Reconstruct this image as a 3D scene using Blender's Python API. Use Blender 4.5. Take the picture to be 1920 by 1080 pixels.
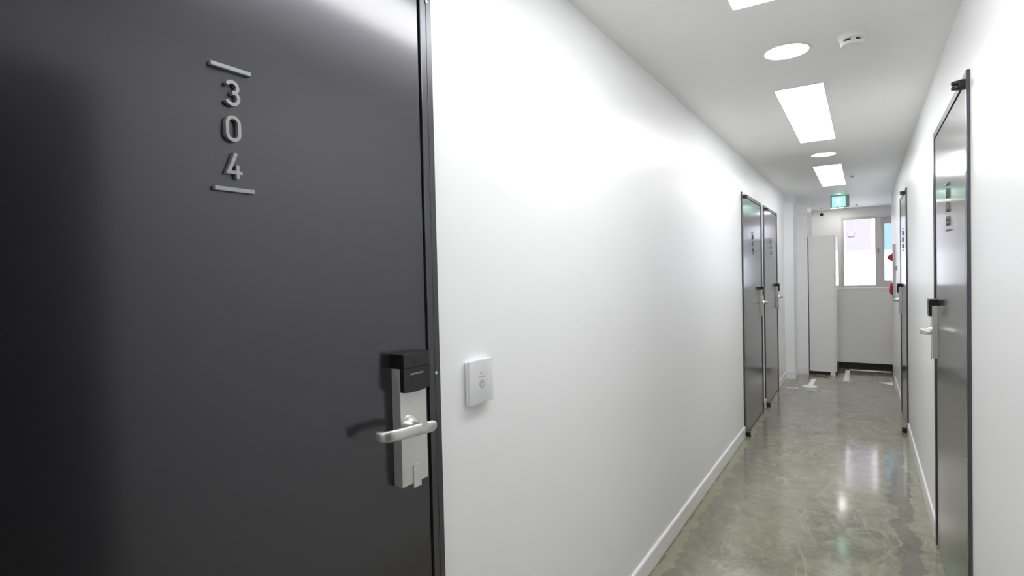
import bpy, bmesh, math
from mathutils import Vector, Matrix

for o in list(bpy.data.objects):
    bpy.data.objects.remove(o)
scene = bpy.context.scene
COL = scene.collection

# ------------------------------------------------------------------ camera
CAM_H = 1.4283
yaw, pitch, roll = .5661, -.0217, -.0237
fwd = Vector((-math.sin(yaw)*math.cos(pitch), math.cos(yaw)*math.cos(pitch), math.sin(pitch)))
r0 = Vector((math.cos(yaw), math.sin(yaw), 0)); u0 = r0.cross(fwd)
rt = math.cos(roll)*r0 + math.sin(roll)*u0
up = -math.sin(roll)*r0 + math.cos(roll)*u0
cam_d = bpy.data.cameras.new('camera'); cam = bpy.data.objects.new('camera', cam_d); COL.objects.link(cam)
m3 = Matrix((rt, up, -fwd)).transposed()
cam.matrix_world = Matrix.Translation((0, 0, CAM_H)) @ m3.to_4x4()
cam_d.sensor_width = 36.0; cam_d.lens = 1040.07/1920*36; cam_d.clip_start = .02
scene.camera = cam

# ------------------------------------------------------------------ view, world, sun
scene.view_settings.view_transform = 'Standard'; scene.view_settings.look = 'None'
scene.view_settings.gamma = 1; scene.view_settings.use_curve_mapping = False
scene.view_settings.exposure = .90
scene.cycles.use_denoising = True
scene.cycles.max_bounces = 14; scene.cycles.diffuse_bounces = 8; scene.cycles.glossy_bounces = 6
w = bpy.data.worlds.new('world'); scene.world = w; w.use_nodes = True
w.node_tree.nodes['Background'].inputs[0].default_value = (.92, .94, 1.0, 1)
w.node_tree.nodes['Background'].inputs[1].default_value = 1.7
sun_d = bpy.data.lights.new('sun', 'SUN'); sun_d.energy = 5.0; sun_d.angle = .01; sun_d.color = (1, .96, .92)
sun = bpy.data.objects.new('sun', sun_d); COL.objects.link(sun)
sun.rotation_euler = (math.radians(48), 0, math.radians(-12))
PANEL_E, ROUND_E = 6.8, 11.0       # light output of the ceiling panels and the downlights

# ------------------------------------------------------------------ materials
def nodes_of(name):
    m = bpy.data.materials.new(name); m.use_nodes = True
    nt = m.node_tree; return m, nt, nt.nodes['Principled BSDF']
def noise_bump(nt, b, scale, strength, dist=.002, detail=3, coord='Object'):
    tc = nt.nodes.new('ShaderNodeTexCoord'); n = nt.nodes.new('ShaderNodeTexNoise')
    n.inputs['Scale'].default_value = scale; n.inputs['Detail'].default_value = detail
    nt.links.new(tc.outputs[coord], n.inputs['Vector'])
    bp = nt.nodes.new('ShaderNodeBump'); bp.inputs['Strength'].default_value = strength; bp.inputs['Distance'].default_value = dist
    nt.links.new(n.outputs['Fac'], bp.inputs['Height']); nt.links.new(bp.outputs['Normal'], b.inputs['Normal'])
    return n
def mat(name, col, rough=.5, metal=0, bump=None, coat=0, spec=.5, ior=1.5, vary=.03):
    m, nt, b = nodes_of(name)
    b.inputs['Roughness'].default_value = rough; b.inputs['Metallic'].default_value = metal
    b.inputs['Coat Weight'].default_value = coat; b.inputs['Coat Roughness'].default_value = .08
    b.inputs['Specular IOR Level'].default_value = spec; b.inputs['IOR'].default_value = ior
    tc = nt.nodes.new('ShaderNodeTexCoord'); n = nt.nodes.new('ShaderNodeTexNoise'); n.inputs['Scale'].default_value = 1.7
    nt.links.new(tc.outputs['Object'], n.inputs['Vector'])
    r = nt.nodes.new('ShaderNodeValToRGB'); nt.links.new(n.outputs['Fac'], r.inputs['Fac'])
    r.color_ramp.elements[0].position = .3; r.color_ramp.elements[1].position = .7
    r.color_ramp.elements[0].color = tuple(c*(1-vary) for c in col)+(1,)
    r.color_ramp.elements[1].color = tuple(min(1, c*(1+vary)) for c in col)+(1,)
    nt.links.new(r.outputs['Color'], b.inputs['Base Color'])
    if bump: noise_bump(nt, b, *bump)
    return m
def emit(name, col, e, base=(.8, .8, .8)):
    m, nt, b = nodes_of(name)
    b.inputs['Base Color'].default_value = base+(1,)
    b.inputs['Emission Color'].default_value = col+(1,); b.inputs['Emission Strength'].default_value = e
    return m

WALL = mat('white wall paint', (.915, .918, .93), .36, bump=(60, .06), vary=.006)
WALL2 = mat('warm white wall paint', (.92, .91, .885), .5, bump=(60, .06), vary=.01)
CEIL = mat('white ceiling paint', (.93, .935, .92), .55, bump=(40, .05), vary=.01)
TRIM = mat('white skirting', (.90, .90, .90), .3, vary=.01)
DOOR = mat('dark grey door enamel', (.055, .055, .063), .30, metal=.85, vary=.03, coat=.85)
DOOR.node_tree.nodes['Principled BSDF'].inputs['Coat Roughness'].default_value = .13
FRAME = mat('dark grey frame enamel', (.11, .11, .12), .28, metal=.8, vary=.03)
BLACK = mat('black plastic', (.012, .012, .013), .3, vary=.05)
RUBBER = mat('black rubber', (.01, .01, .01), .6)
ALU = mat('satin aluminium', (.72, .72, .70), .34, metal=.65, bump=(300, .02, .001))
ALUD = mat('brushed aluminium side', (.40, .40, .40), .4, metal=.9)
CHROME = mat('satin chrome', (.70, .70, .69), .36, metal=.9)
NUMB = mat('satin steel lettering', (.36, .36, .37), .42, metal=.6)
HINGE = mat('dark olive pivot metal', (.035, .033, .025), .35, metal=.6)
LEDBAR = mat('grey indicator lens', (.22, .22, .23), .3)
WPLAST = mat('white plastic', (.86, .86, .86), .28)
SWITCH = mat('glossy white switch glass', (.74, .74, .78), .12, coat=.5)
GREYINK = mat('grey print', (.25, .25, .27), .5)
REDLED = mat('pale red lens', (.8, .45, .45), .3)
CABM = mat('white cabinet lacquer', (.86, .86, .85), .16, coat=.6, vary=.01)
KICK = mat('black plinth', (.012, .011, .014), .5)
RED = mat('red plastic', (.55, .02, .05), .25)
PAINT = mat('white floor paint', (.95, .95, .90), .7)
PAINTW = mat('worn floor paint', (.60, .60, .54), .5)
ALUW = mat('white window frame', (.76, .73, .69), .4)
DARKROOM = mat('dark room plaster', (.05, .05, .05), .8)
LAV = mat('lavender facade cladding', (.190, .184, .216), .8)
FACADE = mat('white facade render', (.85, .85, .85), .8)
PANEL = emit('panel diffuser', (1, 1, 1), PANEL_E)
ROUND_END = emit('far downlight diffuser', (1, .98, .93), 14)
ROUND = emit('downlight diffuser', (1, .995, .97), ROUND_E)
EXITG = emit('lit green sign face', (.30, .95, .66), .7, (.1, .6, .4))
EXITW = emit('lit white pictogram', (.9, 1, .95), 3.0)

def glass(name, tint):
    m = bpy.data.materials.new(name); m.use_nodes = True; nt = m.node_tree; nt.nodes.clear()
    out = nt.nodes.new('ShaderNodeOutputMaterial'); mx = nt.nodes.new('ShaderNodeMixShader')
    tr = nt.nodes.new('ShaderNodeBsdfTransparent'); gl = nt.nodes.new('ShaderNodeBsdfGlossy'); fr = nt.nodes.new('ShaderNodeFresnel')
    tr.inputs[0].default_value = tint+(1,); gl.inputs['Roughness'].default_value = .02; fr.inputs[0].default_value = 1.14
    nt.links.new(fr.outputs[0], mx.inputs[0]); nt.links.new(tr.outputs[0], mx.inputs[1]); nt.links.new(gl.outputs[0], mx.inputs[2])
    nt.links.new(mx.outputs[0], out.inputs[0]); return m
GLASS = glass('clear window glass', (.95, .95, 1)); GLASSB = glass('blue tinted window glass', (.72, .93, 1.0))

# polished concrete: large cloudy patches, trowel marks, ragged darker bands along both walls
def concrete():
    m, nt, b = nodes_of('polished olive concrete'); L = nt.links.new; N = nt.nodes.new
    tc = N('ShaderNodeTexCoord')
    def noise(scale, detail=5, dist=0, rough=.55, sc=None):
        n = N('ShaderNodeTexNoise'); n.inputs['Scale'].default_value = scale; n.inputs['Detail'].default_value = detail
        n.inputs['Distortion'].default_value = dist; n.inputs['Roughness'].default_value = rough
        if sc:
            mp = N('ShaderNodeMapping'); mp.inputs['Scale'].default_value = sc; L(tc.outputs['Object'], mp.inputs[0]); L(mp.outputs[0], n.inputs['Vector'])
        else: L(tc.outputs['Object'], n.inputs['Vector'])
        return n
    def math_(op, a, bb=None, c=None):
        n = N('ShaderNodeMath'); n.operation = op
        for i, v in enumerate((a, bb, c)):
            if v is None: continue
            if isinstance(v, (int, float)): n.inputs[i].default_value = v
            else: L(v, n.inputs[i])
        return n.outputs[0]
    def ramp(f, p0, p1, c0=(0, 0, 0), c1=(1, 1, 1)):
        r = N('ShaderNodeValToRGB'); L(f, r.inputs['Fac']); e = r.color_ramp.elements
        e[0].position = p0; e[1].position = p1; e[0].color = c0+(1,); e[1].color = c1+(1,); return r.outputs['Color']
    def mix(f, a, bb, mode='MIX'):
        n = N('ShaderNodeMix'); n.data_type = 'RGBA'; n.blend_type = mode
        for k, v in ((0, f), (6, a), (7, bb)):
            if isinstance(v, (int, float)): n.inputs[k].default_value = v
            elif isinstance(v, tuple): n.inputs[k].default_value = v+(1,)
            else: L(v, n.inputs[k])
        return n.outputs[2]
    big = noise(1.6, 4, .8); mid = noise(5, 7, 1.6, .62); swirl = noise(3.2, 6, 3.2, .6, (1.8, .7, 1)); fine = noise(38, 6, .3, .7)
    base = ramp(big.outputs['Fac'], .3, .72, (.205, .198, .142), (.37, .358, .262))
    base = mix(ramp(mid.outputs['Fac'], .42, .66), base, (.375, .362, .265))
    base = mix(math_('MULTIPLY', ramp(swirl.outputs['Fac'], .53, .63), .7), base, (.46, .44, .33))
    base = mix(math_('MULTIPLY', ramp(fine.outputs['Fac'], .40, .62), .25), base, (.17, .165, .125))
    sep = N('ShaderNodeSeparateXYZ'); L(tc.outputs['Object'], sep.inputs[0]); X = sep.outputs[0]; Yc = sep.outputs[1]
    edge = noise(4.2, 4, .3, .6, (.4, 1, 1))
    wob = math_('MULTIPLY_ADD', edge.outputs['Fac'], .26, -.13)
    xr = math_('ADD', X, wob)
    # right band: between about x=.13 and .25
    ba = ramp(xr, .125, .135); bb_ = ramp(xr, .235, .245, (1, 1, 1), (0, 0, 0))
    band = math_('MULTIPLY', ba, bb_)
    fadey = ramp(math_('MULTIPLY', Yc, .1), .50, .56, (1, 1, 1), (0, 0, 0))
    band = math_('MULTIPLY', math_('MULTIPLY', band, fadey), .62)
    base = mix(band, base, (.135, .132, .108))
    # left: darker damp zone and pale ragged strip beside the skirting
    edge2 = noise(7, 5, .4, .65, (.5, 1, 1)); xl = math_('ADD', X, math_('MULTIPLY_ADD', edge2.outputs['Fac'], .20, -.10))
    lb = ramp(math_('MULTIPLY', xl, -1), .60, .74); base = mix(math_('MULTIPLY', lb, .65), base, (.15, .143, .10))
    lb2 = ramp(math_('MULTIPLY', xl, -1), .808, .818); base = mix(math_('MULTIPLY', lb2, .45), base, (.36, .34, .22))
    # dark grime right at the wall line
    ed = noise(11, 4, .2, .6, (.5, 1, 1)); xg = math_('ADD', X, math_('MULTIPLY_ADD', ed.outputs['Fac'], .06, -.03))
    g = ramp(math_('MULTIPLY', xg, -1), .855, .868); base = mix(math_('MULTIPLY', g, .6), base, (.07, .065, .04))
    # cooler grey floor towards the far end
    fy = ramp(math_('MULTIPLY', Yc, .1), .50, .78); base = mix(math_('MULTIPLY', fy, .55), base, (.30, .288, .258))
    L(base, b.inputs['Base Color'])
    rr = N('ShaderNodeMapRange'); L(mid.outputs['Fac'], rr.inputs[0]); rr.inputs[3].default_value = .05; rr.inputs[4].default_value = .17
    L(rr.outputs[0], b.inputs['Roughness']); b.inputs['Specular IOR Level'].default_value = .5
    b.inputs['Coat Weight'].default_value = .25; b.inputs['Coat Roughness'].default_value = .10
    bp = N('ShaderNodeBump'); bp.inputs['Strength'].default_value = .045; bp.inputs['Distance'].default_value = .003
    wn = noise(6, 3, .6, .5); L(wn.outputs['Fac'], bp.inputs['Height']); L(bp.outputs['Normal'], b.inputs['Normal'])
    return m
CONC = concrete()

# ------------------------------------------------------------------ mesh helpers
def box(bm, x0, x1, y0, y1, z0, z1, bev=0, seg=2):
    x0, x1 = min(x0, x1), max(x0, x1); y0, y1 = min(y0, y1), max(y0, y1)
    g = bmesh.ops.create_cube(bm, size=1)
    vs = g['verts']
    for v in vs:
        v.co = Vector(((x0+x1)/2+v.co.x*(x1-x0), (y0+y1)/2+v.co.y*(y1-y0), (z0+z1)/2+v.co.z*(z1-z0)))
    if bev:
        es = list({e for v in vs for e in v.link_edges})
        bmesh.ops.bevel(bm, geom=es, offset=bev, segments=seg, affect='EDGES', profile=.5, clamp_overlap=True)
def prism(bm, pts, d, bev=0):
    """closed outline pts (3D) extruded by vector d"""
    a = [bm.verts.new(p) for p in pts]; b = [bm.verts.new(Vector(p)+Vector(d)) for p in pts]
    n = len(pts); fs = [bm.faces.new(a), bm.faces.new(b[::-1])]
    for i in range(n): fs.append(bm.faces.new((a[i], b[i], b[(i+1) % n], a[(i+1) % n])))
    bmesh.ops.recalc_face_normals(bm, faces=fs)
def lathe(bm, prof, c, axis='z', seg=32, sgn=1):
    """prof: (radius, height) pairs; axis direction sgn"""
    rings = []
    for r, h in prof:
        ring = []
        for k in range(seg):
            a = 2*math.pi*k/seg; p, q = r*math.cos(a), r*math.sin(a)
            v = {'z': (p, q, h*sgn), 'x': (h*sgn, p, q), 'y': (p, h*sgn, q)}[axis]
            ring.append(bm.verts.new(Vector(c)+Vector(v)))
        rings.append(ring)
    fs = []
    for A, B in zip(rings, rings[1:]):
        for k in range(seg): fs.append(bm.faces.new((A[k], A[(k+1) % seg], B[(k+1) % seg], B[k])))
    fs.append(bm.faces.new(rings[0])); fs.append(bm.faces.new(rings[-1]))
    bmesh.ops.recalc_face_normals(bm, faces=fs)
def sweep(bm, path, prof_fn, cap=True):
    """path: centre points; prof_fn(i) -> list of offset vectors"""
    rings = [[bm.verts.new(Vector(p)+o) for o in prof_fn(i)] for i, p in enumerate(path)]
    n = len(rings[0]); fs = []
    for A, B in zip(rings, rings[1:]):
        for k in range(n): fs.append(bm.faces.new((A[k], A[(k+1) % n], B[(k+1) % n], B[k])))
    fs.append(bm.faces.new(rings[0])); fs.append(bm.faces.new(rings[-1]))
    bmesh.ops.recalc_face_normals(bm, faces=fs)
def obj(name, bm, m, parent=None, smooth=False):
    me = bpy.data.meshes.new(name); bm.to_mesh(me); bm.free(); me.materials.append(m)
    o = bpy.data.objects.new(name, me); COL.objects.link(o)
    if smooth:
        for p in me.polygons: p.use_smooth = True
        try: me.set_sharp_from_angle(angle=math.radians(20))
        except Exception: pass
    if parent: o.parent = parent; o.matrix_parent_inverse = Matrix.Identity(4)
    return o
def bx(name, m, dims, parent=None, bev=0, seg=2):
    bm = bmesh.new(); box(bm, *dims, bev=bev, seg=seg); return obj(name, bm, m, parent, smooth=bev > 0)
def tag(o, label=None, cat=None, group=None, kind=None):
    if label: o['label'] = label
    if cat: o['category'] = cat
    if group: o['group'] = group
    if kind: o['kind'] = kind
    return o
def thing(name, loc, label, cat, group=None, kind=None):
    o = bpy.data.objects.new(name, None); o.empty_display_size = .05; COL.objects.link(o); o.location = loc
    return tag(o, label, cat, group, kind)
def local(parent, o):
    """o was built in world coordinates; keep it there under an Empty that stands elsewhere"""
    o.parent = parent; o.matrix_parent_inverse = Matrix.Translation(-parent.location); return o

# ------------------------------------------------------------------ setting
XL, XR, H = -.8813, .311, 2.4012
YB, YE, YEND = -4.0, 8.05, 10.7
HB = .0907
D304 = (-.013, 1.037); D2 = (5.049, 6.102); D3 = (6.25, 7.278); R1 = (2.461, 3.56); R2 = (5.78, 6.70); ROOM = (-.62, .80)
DH = 2.1
T = .12
def wall_with_openings(bm, x_in, x_out, y0, y1, openings):
    y = y0
    for a, b in openings:
        box(bm, x_in, x_out, y, a, 0, H); box(bm, x_in, x_out, a, b, DH, H); y = b
    box(bm, x_in, x_out, y, y1, 0, H)
bm = bmesh.new(); wall_with_openings(bm, XL, XL-T, YB, YE, [D304, D2, D3])
tag(obj('wall_left', bm, WALL), kind='structure')
bm = bmesh.new(); wall_with_openings(bm, XR, XR+T, YB, 8.96, [ROOM, R1, R2])
tag(obj('wall_right', bm, WALL), kind='structure')
bm = bmesh.new()   # left side beyond the doors: two steps of the wall
box(bm, -1.1, -.775, YE, 8.47, 0, H); box(bm, -1.1, -.645, 8.47, 9.2, 0, H); box(bm, -1.1, -.78, 9.2, YEND, 0, H)
tag(obj('wall_left_far', bm, WALL), kind='structure')
bm = bmesh.new(); box(bm, XR+T, .95, 8.84, 8.96, 0, H); box(bm, .95, 1.07, 8.84, YEND+T, 0, H)
tag(obj('wall_right_far', bm, WALL), kind='structure')
WX0, WX1, WZ0, WZ1 = -.318, .44, 1.085, 2.262
bm = bmesh.new()
box(bm, -1.1, WX0, YEND, YEND+T, 0, H); box(bm, WX1, .95, YEND, YEND+T, 0, H)
box(bm, WX0, WX1, YEND, YEND+T, 0, WZ0); box(bm, WX0, WX1, YEND, YEND+T, WZ1, H)
tag(obj('wall_far', bm, WALL2), kind='structure')
tag(bx('wall_back', WALL, (-1.1, .5, YB-T, YB, 0, H)), kind='structure')
tag(bx('floor', CONC, (-1.2, 3.0, YB-T, YEND+T, -.1, 0)), kind='structure')
tag(bx('ceiling', CEIL, (-1.2, 3.0, YB-T, YEND+T, H, H+.12)), kind='structure')
# unlit room behind the photographer, opposite door 304
bm = bmesh.new()
box(bm, XR+T, 2.9, -1.5, -1.4, 0, H); box(bm, XR+T, 2.9, 1.5, 1.6, 0, H); box(bm, 2.8, 2.9, -1.4, 1.5, 0, H)
tag(obj('wall_room', bm, DARKROOM), kind='structure')
bm = bmesh.new()
for y0, y1 in ((ROOM[0], ROOM[0]+.04), (ROOM[1]-.04, ROOM[1])): box(bm, XR-.012, XR+T, y0, y1, 0, DH)
box(bm, XR-.012, XR+T, ROOM[0]+.04, ROOM[1]-.04, DH-.04, DH)
tag(obj('trim_1', bm, FRAME), kind='structure')

# skirting boards
def skirting(name, runs):
    bm = bmesh.new()
    for (x0, y0, x1, y1, nx, ny) in runs:       # straight runs, normal towards the corridor
        t = .011
        if nx: prof = [(0, 0), (t, 0), (t, HB-.006), (t-.004, HB), (0, HB)]; pts = [(x0+nx*a, y0, z) for a, z in prof]; prism(bm, pts, (0, y1-y0, 0))
        else: prof = [(0, 0), (t, 0), (t, HB-.006), (t-.004, HB), (0, HB)]; pts = [(x0, y0+ny*a, z) for a, z in prof]; prism(bm, pts, (x1-x0, 0, 0))
    return tag(obj(name, bm, TRIM), kind='structure')
skirting('baseboard_left', [(XL, D304[1], XL, D2[0], 1, 0), (XL, D2[1], XL, D3[0], 1, 0), (XL, D3[1], XL, YE, 1, 0), (XL, YB, XL, D304[0], 1, 0),
    (XL, YE, -.775, YE, 0, -1), (-.775, YE-.011, -.775, 8.459, 1, 0), (-.775, 8.47, -.645, 8.47, 0, -1)])
skirting('baseboard_right', [(XR, R1[1], XR, R2[0], -1, 0), (XR, R2[1], XR, 8.25, -1, 0), (XR, ROOM[1], XR, R1[0], -1, 0), (XR, YB, XR, ROOM[0], -1, 0)])

# low partition with a black plinth in front of the far wall
bm = bmesh.new(); box(bm, -.64, .95, 9.2, 9.30, .088, 1.115); box(bm, -.64, .95, 9.192, 9.31, 1.115, 1.145, bev=.004)
box(bm, -.64, .95, 9.194, 9.2, .088, .14)
tag(obj('wall_low_partition', bm, WALL2), kind='structure')
tag(bx('baseboard_far', KICK, (-.64, .95, 9.222, 9.28, 0, .088)), kind='structure')

# window in the far wall
win = thing('window_1', (0, YEND, WZ0), 'white framed sliding window in the far wall with a blue tinted right pane', 'window', kind='structure')
bm = bmesh.new()
y0, y1 = YEND-.012, YEND+.10
box(bm, WX0, WX0+.028, y0, y1, WZ0, WZ1); box(bm, WX1-.012, WX1, y0, y1, WZ0, WZ1)
box(bm, WX0+.028, WX1-.012, y0, y1, WZ0, WZ0+.03); box(bm, WX0+.028, WX1-.012, y0, y1, WZ1-.03, WZ1)
local(win, obj('window_frame', bm, ALUW))
local(win, bx('window_sill', ALUW, (WX0-.02, WX1+.02, YEND-.035, YEND-.012, WZ0-.03, WZ0+.006), bev=.003))
bm = bmesh.new()   # inner sash
sx0, sx1, sz0, sz1 = WX0+.028, .222, WZ0+.03, WZ1-.03
box(bm, sx0, sx0+.010, YEND+.004, YEND+.04, sz0, sz1); box(bm, sx1-.07, sx1, YEND+.004, YEND+.04, sz0, sz1)
box(bm, sx0+.01, sx1-.07, YEND+.004, YEND+.04, sz0, sz0+.025); box(bm, sx0+.01, sx1-.07, YEND+.004, YEND+.04, sz1-.016, sz1)
sash = local(win, obj('window_sash', bm, ALUW))
local(win, bx('pane', GLASS, (sx0+.01, sx1-.07, YEND+.02, YEND+.026, sz0+.025, sz1-.016)))
bm = bmesh.new(); box(bm, .185, .2, YEND-.012, YEND+.004, 1.655, 1.735, bev=.003)
lt = local(win, obj('sash_latch', bm, GREYINK)); lt['label'] = 'small grey latch'
bm = bmesh.new()   # outer sash
ox0, ox1 = .205, WX1-.012
box(bm, ox0, .278, YEND+.05, YEND+.09, sz0, sz1); box(bm, .278, ox1, YEND+.05, YEND+.09, sz0, sz0+.10); box(bm, .278, ox1, YEND+.05, YEND+.09, 2.125, sz1); box(bm, ox1-.04, ox1, YEND+.045, YEND+.09, sz0, sz1)
local(win, obj('window_sash', bm, ALUW))
pb = local(win, bx('pane', GLASSB, (.278, ox1, YEND+.066, YEND+.072, sz0+.10, 2.125))); pb['label'] = 'pale blue tinted pane'

# neighbouring facade outside the window
fac = thing('neighbouring_building', (0, 13.5, 0), 'white facade with lavender cladding seen through the far window', 'building')
bm = bmesh.new(); box(bm, -4, 4, 13.5, 13.9, -3, 5.2); local(fac, obj('facade_wall', bm, FACADE))
bm = bmesh.new(); box(bm, .30, 2.2, 13.44, 13.5, 1.79, 4.2, bev=.004); box(bm, -.31, .12, 13.44, 13.5, 1.79, 4.2, bev=.004); c_ = local(fac, obj('cladding_panel', bm, LAV)); c_['label'] = 'lavender cladding'
bm = bmesh.new(); box(bm, -.28, -.17, 13.41, 13.44, 2.08, 2.18, bev=.004); local(fac, obj('vent_cover', bm, LAV))

# ------------------------------------------------------------------ numbers on the doors
def stroke(bm, path, wdt, to3, depth, closed=False):
    """flat stroke of width wdt along a 2D path, extruded outwards by depth"""
    n = len(path); P = [Vector(p) for p in path]; Ls, Rs = [], []
    for i in range(n):
        if closed: a, b = P[i-1], P[(i+1) % n]; a1 = P[i]; d1 = (a1-a).normalized(); d2 = (b-a1).normalized()
        else:
            d1 = (P[i]-P[i-1]).normalized() if i else (P[1]-P[0]).normalized()
            d2 = (P[i+1]-P[i]).normalized() if i < n-1 else d1
        t = (d1+d2).normalized(); nn = Vector((-t.y, t.x)); k = 1/max(.5, nn.dot(Vector((-d1.y, d1.x))))
        Ls.append(P[i]+nn*wdt/2*k); Rs.append(P[i]-nn*wdt/2*k)
    V = lambda p, d: bm.verts.new(to3(p.x, p.y, d))
    lf = [V(p, depth) for p in Ls]; rf = [V(p, depth) for p in Rs]; lb = [V(p, 0) for p in Ls]; rb = [V(p, 0) for p in Rs]
    fs = []
    for i in range(n if closed else n-1):
        j = (i+1) % n
        for q in ((lf[i], lf[j], rf[j], rf[i]), (lb[i], rb[i], rb[j], lb[j]), (lf[i], lb[i], lb[j], lf[j]), (rf[i], rf[j], rb[j], rb[i])):
            fs.append(bm.faces.new(q))
    if not closed:
        for i in (0, n-1): fs.append(bm.faces.new((lf[i], rf[i], rb[i], lb[i])))
    bmesh.ops.recalc_face_normals(bm, faces=fs)
def arc(cx, cy, rx, ry, a0, a1, n=10):
    return [(cx+rx*math.cos(math.radians(a0+(a1-a0)*k/n)), cy+ry*math.sin(math.radians(a0+(a1-a0)*k/n))) for k in range(n+1)]
def digit_paths(ch):
    # unit box: width 1 (-.5..+.5), height 1.6 (-.8..+.8)
    if ch == '0': return [(arc(0, .32, .40, .40, 0, 180)+arc(0, -.32, .40, .40, 180, 360), True)]
    if ch == '1': return [([(-.25, .52), (.05, .72), (.05, -.8)], False)]
    if ch == '2': return [(arc(0, .33, .38, .38, 165, -35)+[(-.38, -.70), (.42, -.70)], False)]
    if ch == '3': return [(arc(0, .34, .37, .36, 155, -90, 12), False), (arc(0, -.33, .41, .38, 90, -155, 12), False)]
    if ch == '4': return [([(.12, .8), (-.40, -.42), (.50, -.42)], False), ([(.20, .05), (.20, -.8)], False)]
    if ch == '5': return [([(.36, .72), (-.28, .72), (-.33, .08)]+arc(0, -.30, .40, .41, 125, -150, 12), False)]
    if ch == '6': return [(arc(0, -.32, .40, .40, 0, 360, 16)[:-1], True), ([(.18, .8), (-.36, -.15)], False)]
def door_number(text, parent, wx, s, y, t0, z_off=0):
    """two bars and three stacked digits, standing proud of the leaf; s = +1 left wall, -1 right wall"""
    def to3f(zc):
        return lambda a, b, d: (wx+s*(t0+d), y+s*a*U, zc+b*U)
    U = .0258
    for zb in (1.777, 1.580):
        bm = bmesh.new(); box(bm, wx+s*t0, wx+s*(t0+.008), y-.034, y+.034, zb-.0035, zb+.0035, bev=.0005, seg=1)
        local(parent, obj('number_bar', bm, NUMB))
    for ch, zc in zip(text, (1.7375, 1.6795, 1.619)):
        bm = bmesh.new()
        for i, (p, cl) in enumerate(digit_paths(ch)): stroke(bm, p, .215, to3f(zc), .008+.0002*i, cl)
        local(parent, obj('digit', bm, NUMB))

# ------------------------------------------------------------------ doors
def make_lock(root, wx, s, y, t0):
    """y = edge of the body nearest the photographer; local y grows into the corridor"""
    X = lambda t: wx+s*(t0+t)
    bm = bmesh.new(); box(bm, X(0), X(.0245), y, y+.084, .972, 1.232, bev=.0012, seg=2)
    lock = local(root, obj('lock_body', bm, ALU, smooth=True)); lock['label'] = 'satin aluminium lock body'
    bm = bmesh.new(); box(bm, X(0), X(.037), y, y+.084, 1.2325, 1.264, bev=.0012)
    # front apron of the reader with its curved lower edge
    n = 10; pts = [(X(.0248), y+.084, 1.2322), (X(.0248), y, 1.2322)]
    for k in range(n+1):
        a = k/n; pts.append((X(.0248), y+.084*a, 1.1775+.0035*(2*a-1)**2+.0015*a))
    prism(bm, pts, (s*.0122, 0, 0))
    cap = obj('card_reader', bm, BLACK, smooth=True); cap.parent = lock; cap['label'] = 'black card reader head'
    bm = bmesh.new(); box(bm, X(.037), X(.0374), y+.020, y+.062, 1.2165, 1.2205); a_ = obj('indicator_bar', bm, LEDBAR); a_.parent = lock
    bm = bmesh.new(); lathe(bm, [(.0055, 0), (.0055, .0005), (.001, .0006)], (X(.037), y+.040, 1.242), 'x', 16, s); a_ = obj('reader_sensor', bm, KICK); a_.parent = lock
    # raised key flap at the bottom
    bm = bmesh.new(); ya, yb = y+.034, y+.058
    pts = [(X(.0245), ya, .962), (X(.0245), yb, .962), (X(.0245), yb, 1.006)]+[(X(.0245), (ya+yb)/2+.012*math.cos(t_), 1.006+.008*math.sin(t_)) for t_ in (.3, .6, .9, 1.2, 1.57, 1.9, 2.2, 2.5, 2.8)]+[(X(.0245), ya, 1.006)]
    prism(bm, pts, (s*.0025, 0, 0)); a_ = obj('key_flap', bm, ALU); a_.parent = lock
    # lever: rose, neck, and a flat tapered bar that turns back to the door at its free end
    yc, zc = y+.024, 1.107
    bm = bmesh.new(); lathe(bm, [(.021, 0), (.020, .004), (.0170, .010), (.0130, .016), (.0112, .019), (.0108, .021), (.0108, .048)], (X(.0245), yc, zc), 'x', 28, s)
    lev = obj('lever_handle', bm, CHROME, smooth=True)
    bm = bmesh.new(); bm.from_mesh(lev.data)
    pts = [(.0640, .041), (.0655, .033), (.0665, .018), (.0670, -.012), (.0670, -.042), (.0660, -.067), (.0635, -.084), (.0590, -.096), (.0525, -.103), (.0450, -.106), (.0380, -.106)]
    zz = [-.006, -.006, -.005, -.003, -.001, 0, .001, .001, .001, .001, .001]
    centres = [(X(t_), yc+dy, zc+dz) for (t_, dy), dz in zip(pts, zz)]
    hs = [.0085, .0120, .0128, .0128, .0126, .0124, .0122, .0120, .0118, .0116, .0112]
    def prof(i):
        c = Vector(centres[i]); a = Vector(centres[max(0, i-1)]); b = Vector(centres[min(len(centres)-1, i+1)])
        t = (b-a).normalized(); n_ = t.cross(Vector((0, 0, 1))).normalized(); res = []
        for k in range(16):
            an = 2*math.pi*k/16; cx, cz = math.cos(an), math.sin(an)
            ex = lambda v: math.copysign(abs(v)**.75, v)
            res.append(n_*ex(cx)*.0058+Vector((0, 0, 1))*ex(cz)*hs[i])
        return res
    sweep(bm, centres, prof)
    bm.to_mesh(lev.data); bm.free()
    for p in lev.data.polygons: p.use_smooth = True
    lev.data.set_sharp_from_angle(angle=math.radians(50))
    lev.parent = lock; lev['label'] = 'curved satin lever handle'
    # children of the lock are built in world coordinates as well
    for ch in lock.children: ch.matrix_parent_inverse = Matrix.Identity(4)

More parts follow.
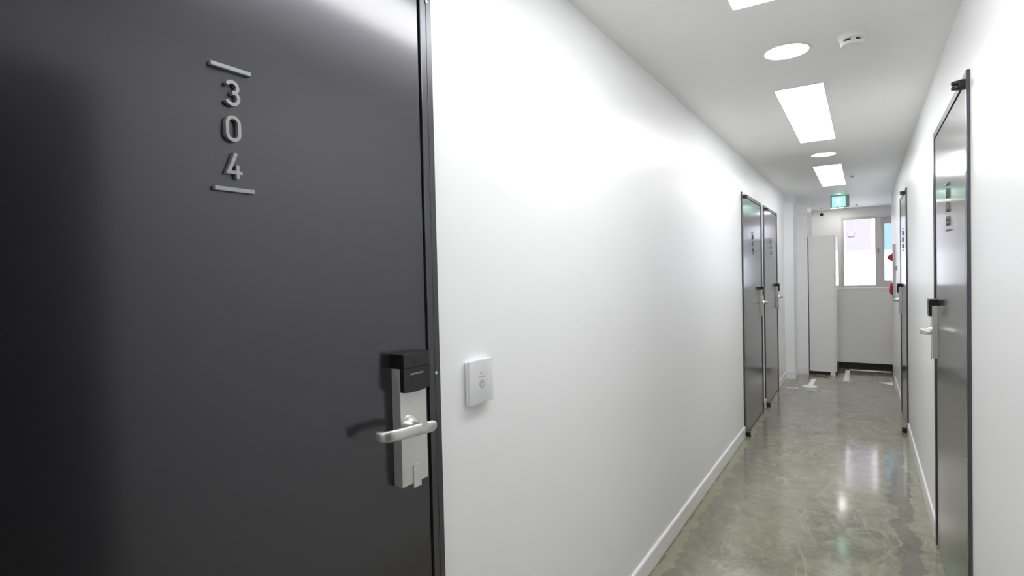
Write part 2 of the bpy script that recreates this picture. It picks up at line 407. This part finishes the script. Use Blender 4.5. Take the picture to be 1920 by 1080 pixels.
def make_door(n, wx, s, span, number, label, head=.030, hinge_at_near=True):
    y0, y1 = span; J = .040; G = .0045
    root = thing('door_%d' % n, (wx, y0, 0), label, 'door', kind='structure')
    X = lambda t: wx+s*t
    # frame: stepped face on two jambs and a head, with a rebate behind the leaf
    bm = bmesh.new()
    for a, b, inner in ((y0, y0+J, 1), (y1-J, y1, -1)):
        box(bm, X(-.10), X(.010), a+.0005, b-.0005, 0, DH-.001, bev=.0015)
        q0, q1 = (a+.001, a+.019) if inner == 1 else (b-.019, b-.001)
        box(bm, X(.0095), X(.0112), q0, q1, 0, DH-.002, bev=.001)
        st = (b, b+.016) if inner == 1 else (a-.016, a)
        box(bm, X(-.10), X(-.052), st[0], st[1], 0, DH-head)
    box(bm, X(-.10), X(.010), y0+J-.0005, y1-J+.0005, DH-head, DH-.001, bev=.0015)
    box(bm, X(-.10), X(-.052), y0+J, y1-J, DH-head-.016, DH-head)
    box(bm, X(-.10), X(.002), y0+J, y1-J, 0, .004)
    local(root, obj('door_frame', bm, FRAME, smooth=True))
    lx = .006
    leaf = local(root, bx('door_leaf', DOOR, (X(-.045), X(lx), y0+J+G, y1-J-G, .008, DH-head-G), bev=.0012))
    for ch in (leaf,): pass
    door_number(number, root, wx, s, (y0+y1)/2+.017 if n == 1 else (y0+y1)/2-.0, lx)
    make_lock(root, wx, s, y1-J-G-.0315-.084 if n == 1 else y1-J-G-.020-.084, lx)
    # pivot hinges, top and bottom, on the edge nearest the photographer
    for zc, nm in ((DH-.042, 'top_pivot'), (.028, 'bottom_pivot')):
        bm = bmesh.new(); sg = 1 if zc > 1 else -1
        yc = y0+J*.9
        box(bm, X(.006), X(.030), yc-.022, yc+.022, zc-.014, zc+.014, bev=.003)
        for dz in (-.008, .008):
            lathe(bm, [(.012, -.0065), (.0185, -.0045), (.0185, .0045), (.012, .0065)], (X(.030), yc, zc+dz), 'z', 20)
        if zc < 1: lathe(bm, [(.020, 0), (.020, .006), (.008, .010), (.007, .028)], (X(.030), yc, 0), 'z', 20)
        local(root, obj(nm, bm, HINGE, smooth=True))
    # screws in the outer face of the frame
    ys = y1-.017 if n == 1 else y0+.009
    tz = 2.082 if n == 1 else .748
    for zc in ((2.082, 1.2, .3) if n == 1 else (1.75, .748, .415)):
        bm = bmesh.new(); lathe(bm, [(.0042, 0), (.0042, .001), (.0025, .002)], (X(.0112), ys, zc), 'x', 14, s)
        local(root, obj('screw', bm, CHROME, smooth=True))
    return root
make_door(1, XL, 1, D304, '304', 'dark grey metal door numbered 304 filling the left of the picture', head=.014)
make_door(2, XL, 1, D2, '305', 'nearer of the two adjacent grey doors in the left wall')
make_door(3, XL, 1, D3, '306', 'farther of the two adjacent grey doors in the left wall')
make_door(4, XR, -1, R1, '303', 'nearest grey door in the right wall, with a lever lock at its left edge')
make_door(5, XR, -1, R2, '302', 'narrow-looking grey door far down the right wall')

# ------------------------------------------------------------------ bell panel beside door 304
rp = thing('door_bell_panel', (XL, 1.19, 1.095), 'small square white call panel on the white wall beside door 304', 'call panel')
x = XL
bm = bmesh.new(); box(bm, x, x+.012, 1.146, 1.246, 1.094, 1.206, bev=.003); local(rp, obj('back_box', bm, WPLAST, smooth=True))
bm = bmesh.new(); box(bm, x+.012, x+.019, 1.142, 1.249, 1.092, 1.208, bev=.0022, seg=3); local(rp, obj('face_plate', bm, SWITCH, smooth=True))
bm = bmesh.new()
ring = [(1.1975+.0105*math.cos(t*math.pi/12), 1.1425+.0105*math.sin(t*math.pi/12)) for t in range(24)]
stroke(bm, ring, .0016, lambda a, b, d: (x+.0188+d, a, b), .0006, True)
stroke(bm, [(1.1945, 1.1385), (1.1945, 1.1455), (1.1975, 1.1485), (1.2005, 1.1455), (1.2005, 1.1385)], .0012, lambda a, b, d: (x+.0188+d, a, b), .0006, True)
bt = local(rp, obj('bell_button_ring', bm, GREYINK)); bt['label'] = 'grey bell symbol in a ring'
bm = bmesh.new()
for k, wd in enumerate((.003, .002, .0025, .002, .003, .0025, .002)):
    ya = 1.1835+k*.0042; box(bm, x+.0188, x+.0194, ya, ya+wd, 1.161, 1.1638)
local(rp, obj('printed_caption', bm, GREYINK))
bm = bmesh.new(); lathe(bm, [(.005, 0), (.005, .0006), (.002, .0012)], (x+.019, 1.195, 1.1735), 'x', 20, 1); l_ = local(rp, obj('indicator_lens', bm, REDLED, smooth=True)); l_['label'] = 'pale red indicator'

# ------------------------------------------------------------------ ceiling fittings
def panel(y0, y1, label):
    p = thing('ceiling_panel_light', (-.289, (y0+y1)/2, H), label, 'ceiling light', 'rectangular ceiling lights along the corridor')
    xa, xb = -.4035, -.1744; f = .006
    bm = bmesh.new()
    for a in ((xa-f, xb+f, y0-f, y0), (xa-f, xb+f, y1, y1+f), (xa-f, xa, y0, y1), (xb, xb+f, y0, y1)): box(bm, *a, H-.0035, H+.02)
    local(p, obj('frame', bm, CEIL)); local(p, bx('diffuser', PANEL, (xa, xb, y0, y1, H-.003, H+.01)))
panel(6.04, 7.53, 'farthest and smallest of the rectangular lights in the ceiling')
panel(3.349, 4.825, 'whole rectangular light in the ceiling between the two round lights')
panel(.74, 2.219, 'rectangular light cut off by the top of the picture')
panel(-1.93, -.45, 'rectangular ceiling light behind the photographer')
def downlight(x, y, label, dm=None):
    p = thing('round_downlight', (x, y, H), label, 'ceiling light', 'round ceiling lights along the corridor')
    bm = bmesh.new()
    seg = 48; prof = [(.088, -.0), (.100, -.0005), (.0985, -.003), (.090, -.0045), (.088, -.003)]
    rings = [[bm.verts.new((x+r*math.cos(2*math.pi*k/seg), y+r*math.sin(2*math.pi*k/seg), H+h)) for k in range(seg)] for r, h in prof]
    for A, B in zip(rings, rings[1:]+rings[:1]):
        for k in range(seg): bm.faces.new((A[k], A[(k+1) % seg], B[(k+1) % seg], B[k]))
    bmesh.ops.recalc_face_normals(bm, faces=bm.faces[:])
    local(p, obj('trim_ring', bm, WPLAST, smooth=True))
    bm = bmesh.new(); lathe(bm, [(.0885, .0), (.0885, -.0025), (.07, -.0035)], (x, y, H), 'z', 48); local(p, obj('diffuser', bm, dm or ROUND))
downlight(-.2847, 2.776, 'larger, nearer round light in the ceiling beside the smoke detector')
downlight(-.2847, 5.449, 'small distant round light between the two rectangular lights')
downlight(-.36, 10.35, 'round light at the corridor end, hidden behind the exit sign', ROUND_END)
downlight(-.2847, .10, 'round ceiling light above the photographer')

sd = thing('smoke_detector', (-.036, 2.755, H), 'white round smoke detector with dark slots on the ceiling near the right wall', 'smoke detector')
sx, sy = -.036, 2.755
bm = bmesh.new(); lathe(bm, [(.052, 0), (.052, -.006), (.048, -.016), (.042, -.020), (.036, -.0205)], (sx, sy, H), 'z', 40); local(sd, obj('base', bm, WPLAST, smooth=True))
bm = bmesh.new(); lathe(bm, [(.033, -.0205), (.033, -.031)], (sx, sy, H), 'z', 40); k_ = local(sd, obj('sensing_chamber', bm, KICK)); k_['label'] = 'dark open slots'
bm = bmesh.new(); lathe(bm, [(.041, -.0305), (.041, -.036), (.037, -.042), (.02, -.043)], (sx, sy, H), 'z', 40); local(sd, obj('cover', bm, WPLAST, smooth=True))
for k in range(5):
    a = 2*math.pi*k/5-.15; bm = bmesh.new(); box(bm, -.004, .004, -.009, .009, -.0305, -.0205)
    for v in bm.verts:
        c = Vector((v.co.x+.036, v.co.y, 0)); v.co = Vector((sx+c.x*math.cos(a)-c.y*math.sin(a), sy+c.x*math.sin(a)+c.y*math.cos(a), H+v.co.z))
    local(sd, obj('rib', bm, WPLAST))

es = thing('exit_sign', (-.27, 8.6, H), 'lit green exit sign hanging from the ceiling at the far end', 'exit sign')
ex0, ex1, ez0, ez1 = -.376, -.160, 2.238, H-.004
bm = bmesh.new(); box(bm, ex0, ex1, 8.6, 8.645, ez0, ez1, bev=.004); local(es, obj('housing', bm, mat('grey sign housing', (.40, .39, .39), .4), smooth=True))
bm = bmesh.new(); box(bm, ex0+.02, ex1-.042, 8.595, 8.6, ez0+.008, ez1-.014); g_ = local(es, obj('sign_face', bm, EXITG)); g_['label'] = 'lit green face'
bm = bmesh.new(); cx, cz = -.278, 2.318; T3 = lambda a, b, d: (cx+a, 8.595-d, cz+b)
lathe(bm, [(.0115, 0), (.0115, .001)], (cx+.008, 8.595, cz+.044), 'y', 16, -1)
stroke(bm, [(.004, .030), (-.006, -.008)], .024, T3, .001)
stroke(bm, [(.002, .026), (.028, .018), (.036, .004)], .009, T3, .001)
stroke(bm, [(.000, .026), (-.026, .022), (-.032, .006)], .009, T3, .001)
stroke(bm, [(-.006, -.006), (.020, -.022), (.016, -.052)], .011, T3, .001)
stroke(bm, [(-.008, -.006), (-.018, -.034), (-.044, -.046)], .011, T3, .001)
g_ = local(es, obj('running_figure', bm, EXITW)); g_['label'] = 'white running figure'

sc_ = thing('security_camera', (-.565, 10.25, H), 'small black security camera hanging from the ceiling above the white cabinet', 'camera')
cx, cy = -.567, 10.25
bm = bmesh.new(); lathe(bm, [(.026, 0), (.026, -.008), (.012, -.014), (.011, -.085)], (cx, cy, H), 'z', 20); local(sc_, obj('mount', bm, WPLAST, smooth=True))
bm = bmesh.new(); lathe(bm, [(.012, -.045), (.021, -.040), (.021, .018), (.025, .02), (.025, .024), (.02, .024)], (cx-.004, cy, H-.103), 'y', 20, -1); local(sc_, obj('camera_body', bm, BLACK, smooth=True))
for i, (sx, sy, lb) in enumerate(((-.10, 6.95, 'tiny sprinkler in the ceiling right of the farthest rectangular light'), (-.09, 10.1, 'tiny sprinkler in the ceiling right of the exit sign'))):
    bm = bmesh.new(); lathe(bm, [(.022, 0), (.022, -.003), (.010, -.006), (.006, -.012), (.012, -.014), (.012, -.016)], (sx, sy, H), 'z', 20)
    tag(obj('sprinkler', bm, ALUD, smooth=True), lb, 'sprinkler', 'ceiling sprinklers')

# ------------------------------------------------------------------ tall white cabinet
cb = thing('tall_cabinet', (-.48, 8.82, 0), 'tall narrow glossy white cabinet at the far end left of the window', 'cabinet')
cx0, cx1, cy0, cy1, ch = -.635, -.335, 8.50, 9.15, 1.868
bm = bmesh.new(); box(bm, cx0, cx1, cy0, cy1, .045, ch, bev=.002)
box(bm, cx1-.055, cx1, cy0, cy0+.02, 0, .045); local(cb, obj('cabinet_body', bm, CABM, smooth=True))
local(cb, bx('plinth', KICK, (cx0+.01, cx1-.02, cy0+.03, cy1-.01, 0, .045)))
for z0, z1 in ((.05, .978), (.984, ch-.006)):
    d = local(cb, bx('cabinet_door', CABM, (cx1+.001, cx1+.019, cy0+.004, cy1-.003, z0, z1), bev=.002))
    zc = .955 if z0 < .5 else 1.012
    bm = bmesh.new(); path = [(cx1+.019, 9.02, zc), (cx1+.045, 9.02, zc), (cx1+.072, 9.02, zc), (cx1+.080, 9.005, zc), (cx1+.080, 8.93, zc)]
    sweep(bm, [Vector(p) for p in path], lambda i: [Vector((.009*math.cos(k*math.pi/6)*.8, .009*math.cos(k*math.pi/6)*.6, .009*math.sin(k*math.pi/6))) for k in range(12)])
    h_ = obj('cabinet_handle', bm, WPLAST, smooth=True); h_.parent = d; h_.matrix_parent_inverse = Matrix.Identity(4)

# ------------------------------------------------------------------ fire alarm unit at the end of the right wall
fa = thing('fire_alarm_unit', (XR, 8.1, 1.05), 'slim grey fire alarm panel with red lamp and bell on the right wall end', 'fire alarm')
bm = bmesh.new(); box(bm, XR, XR-.022, 7.95, 8.30, 1.06, 1.70, bev=.003); local(fa, obj('alarm_panel', bm, mat('pale grey alarm panel', (.50, .48, .52), .35), smooth=True))
bm = bmesh.new(); lathe(bm, [(.045, 0), (.045, .008), (.038, .014), (.024, .040), (.008, .052)], (XR-.022, 8.15, 1.545), 'x', 24, -1); l_ = local(fa, obj('alarm_lamp', bm, RED, smooth=True)); l_['label'] = 'red warning lamp'
bm = bmesh.new(); lathe(bm, [(.055, 0), (.075, .004), (.075, .014), (.055, .028), (.02, .034)], (XR-.022, 8.15, 1.165), 'x', 28, -1); l_ = local(fa, obj('alarm_bell', bm, RED, smooth=True)); l_['label'] = 'round red bell'
bm = bmesh.new(); box(bm, XR, XR-.016, 7.62, 7.70, 1.385, 1.44, bev=.003)
lathe(bm, [(.012, 0), (.012, .010), (.006, .014)], (XR-.016, 7.66, 1.425), 'x', 16, -1)
tag(obj('call_switch', bm, ALUD, smooth=True), 'small grey switch on the right wall just before the fire alarm panel', 'switch')

# ------------------------------------------------------------------ markings painted on the floor
def flat(name, polys, m, label, cat, h=.0006):
    bm = bmesh.new()
    for p in polys: prism(bm, [(a, b, .0002) for a, b in p], (0, 0, h))
    return tag(obj(name, bm, m), label, cat)
flat('painted_floor_line', [[(-.236, 8.134), (-.173, 8.117), (-.183, 9.05), (-.232, 9.05)], [(-.183, 9.03), (.297, 9.03), (.297, 9.12), (-.183, 9.12)]], PAINT,
     'white painted corner line on the floor before the black plinth', 'floor marking')
flat('painted_floor_dash', [[(-.822, 7.457), (-.814, 7.383), (-.674, 7.373), (-.682, 7.464)]], PAINTW, 'faint short painted dash on the floor beyond the left doors', 'floor marking')
el = [(-.573+.083*math.cos(t*math.pi/10), 7.60+.10*math.sin(t*math.pi/10)) for t in range(20)]
flat('painted_floor_arrow', [[(-.596, 7.69), (-.543, 7.69), (-.535, 8.128), (-.588, 8.12)], el], PAINT, 'white painted stem and oval symbol on the floor before the cabinet', 'floor marking')
flat('painted_floor_underline', [[(-.595, 7.36), (-.482, 7.34), (-.485, 7.42), (-.595, 7.43)]], PAINTW, 'grey worn dash on the floor just below the oval symbol', 'floor marking')
flat('painted_floor_triangle', [[(.140, 8.20), (.285, 8.06), (.290, 8.30)]], PAINT, 'white painted triangle on the floor beside the right wall', 'floor marking')
bm = bmesh.new()
def fl(a, b, d): return (a, b, .0002+d)
stroke(bm, [(-.425, 7.44), (-.400, 7.44), (-.418, 7.29)], .018, fl, .0006)
stroke(bm, [(-.448, 7.38), (-.430, 7.38)], .012, fl, .0006)
stroke(bm, [(-.378, 7.29), (-.378, 7.44), (-.345, 7.44), (-.345, 7.29)], .014, fl, .0006, True)
stroke(bm, [(-.378, 7.365), (-.345, 7.365)], .03, fl, .0007)
stroke(bm, [(-.325, 7.45), (-.300, 7.44), (-.300, 7.28), (-.325, 7.28)], .014, fl, .0006)
tag(obj('painted_floor_characters', bm, PAINTW), 'small worn painted characters on the floor right of the oval symbol', 'floor marking')
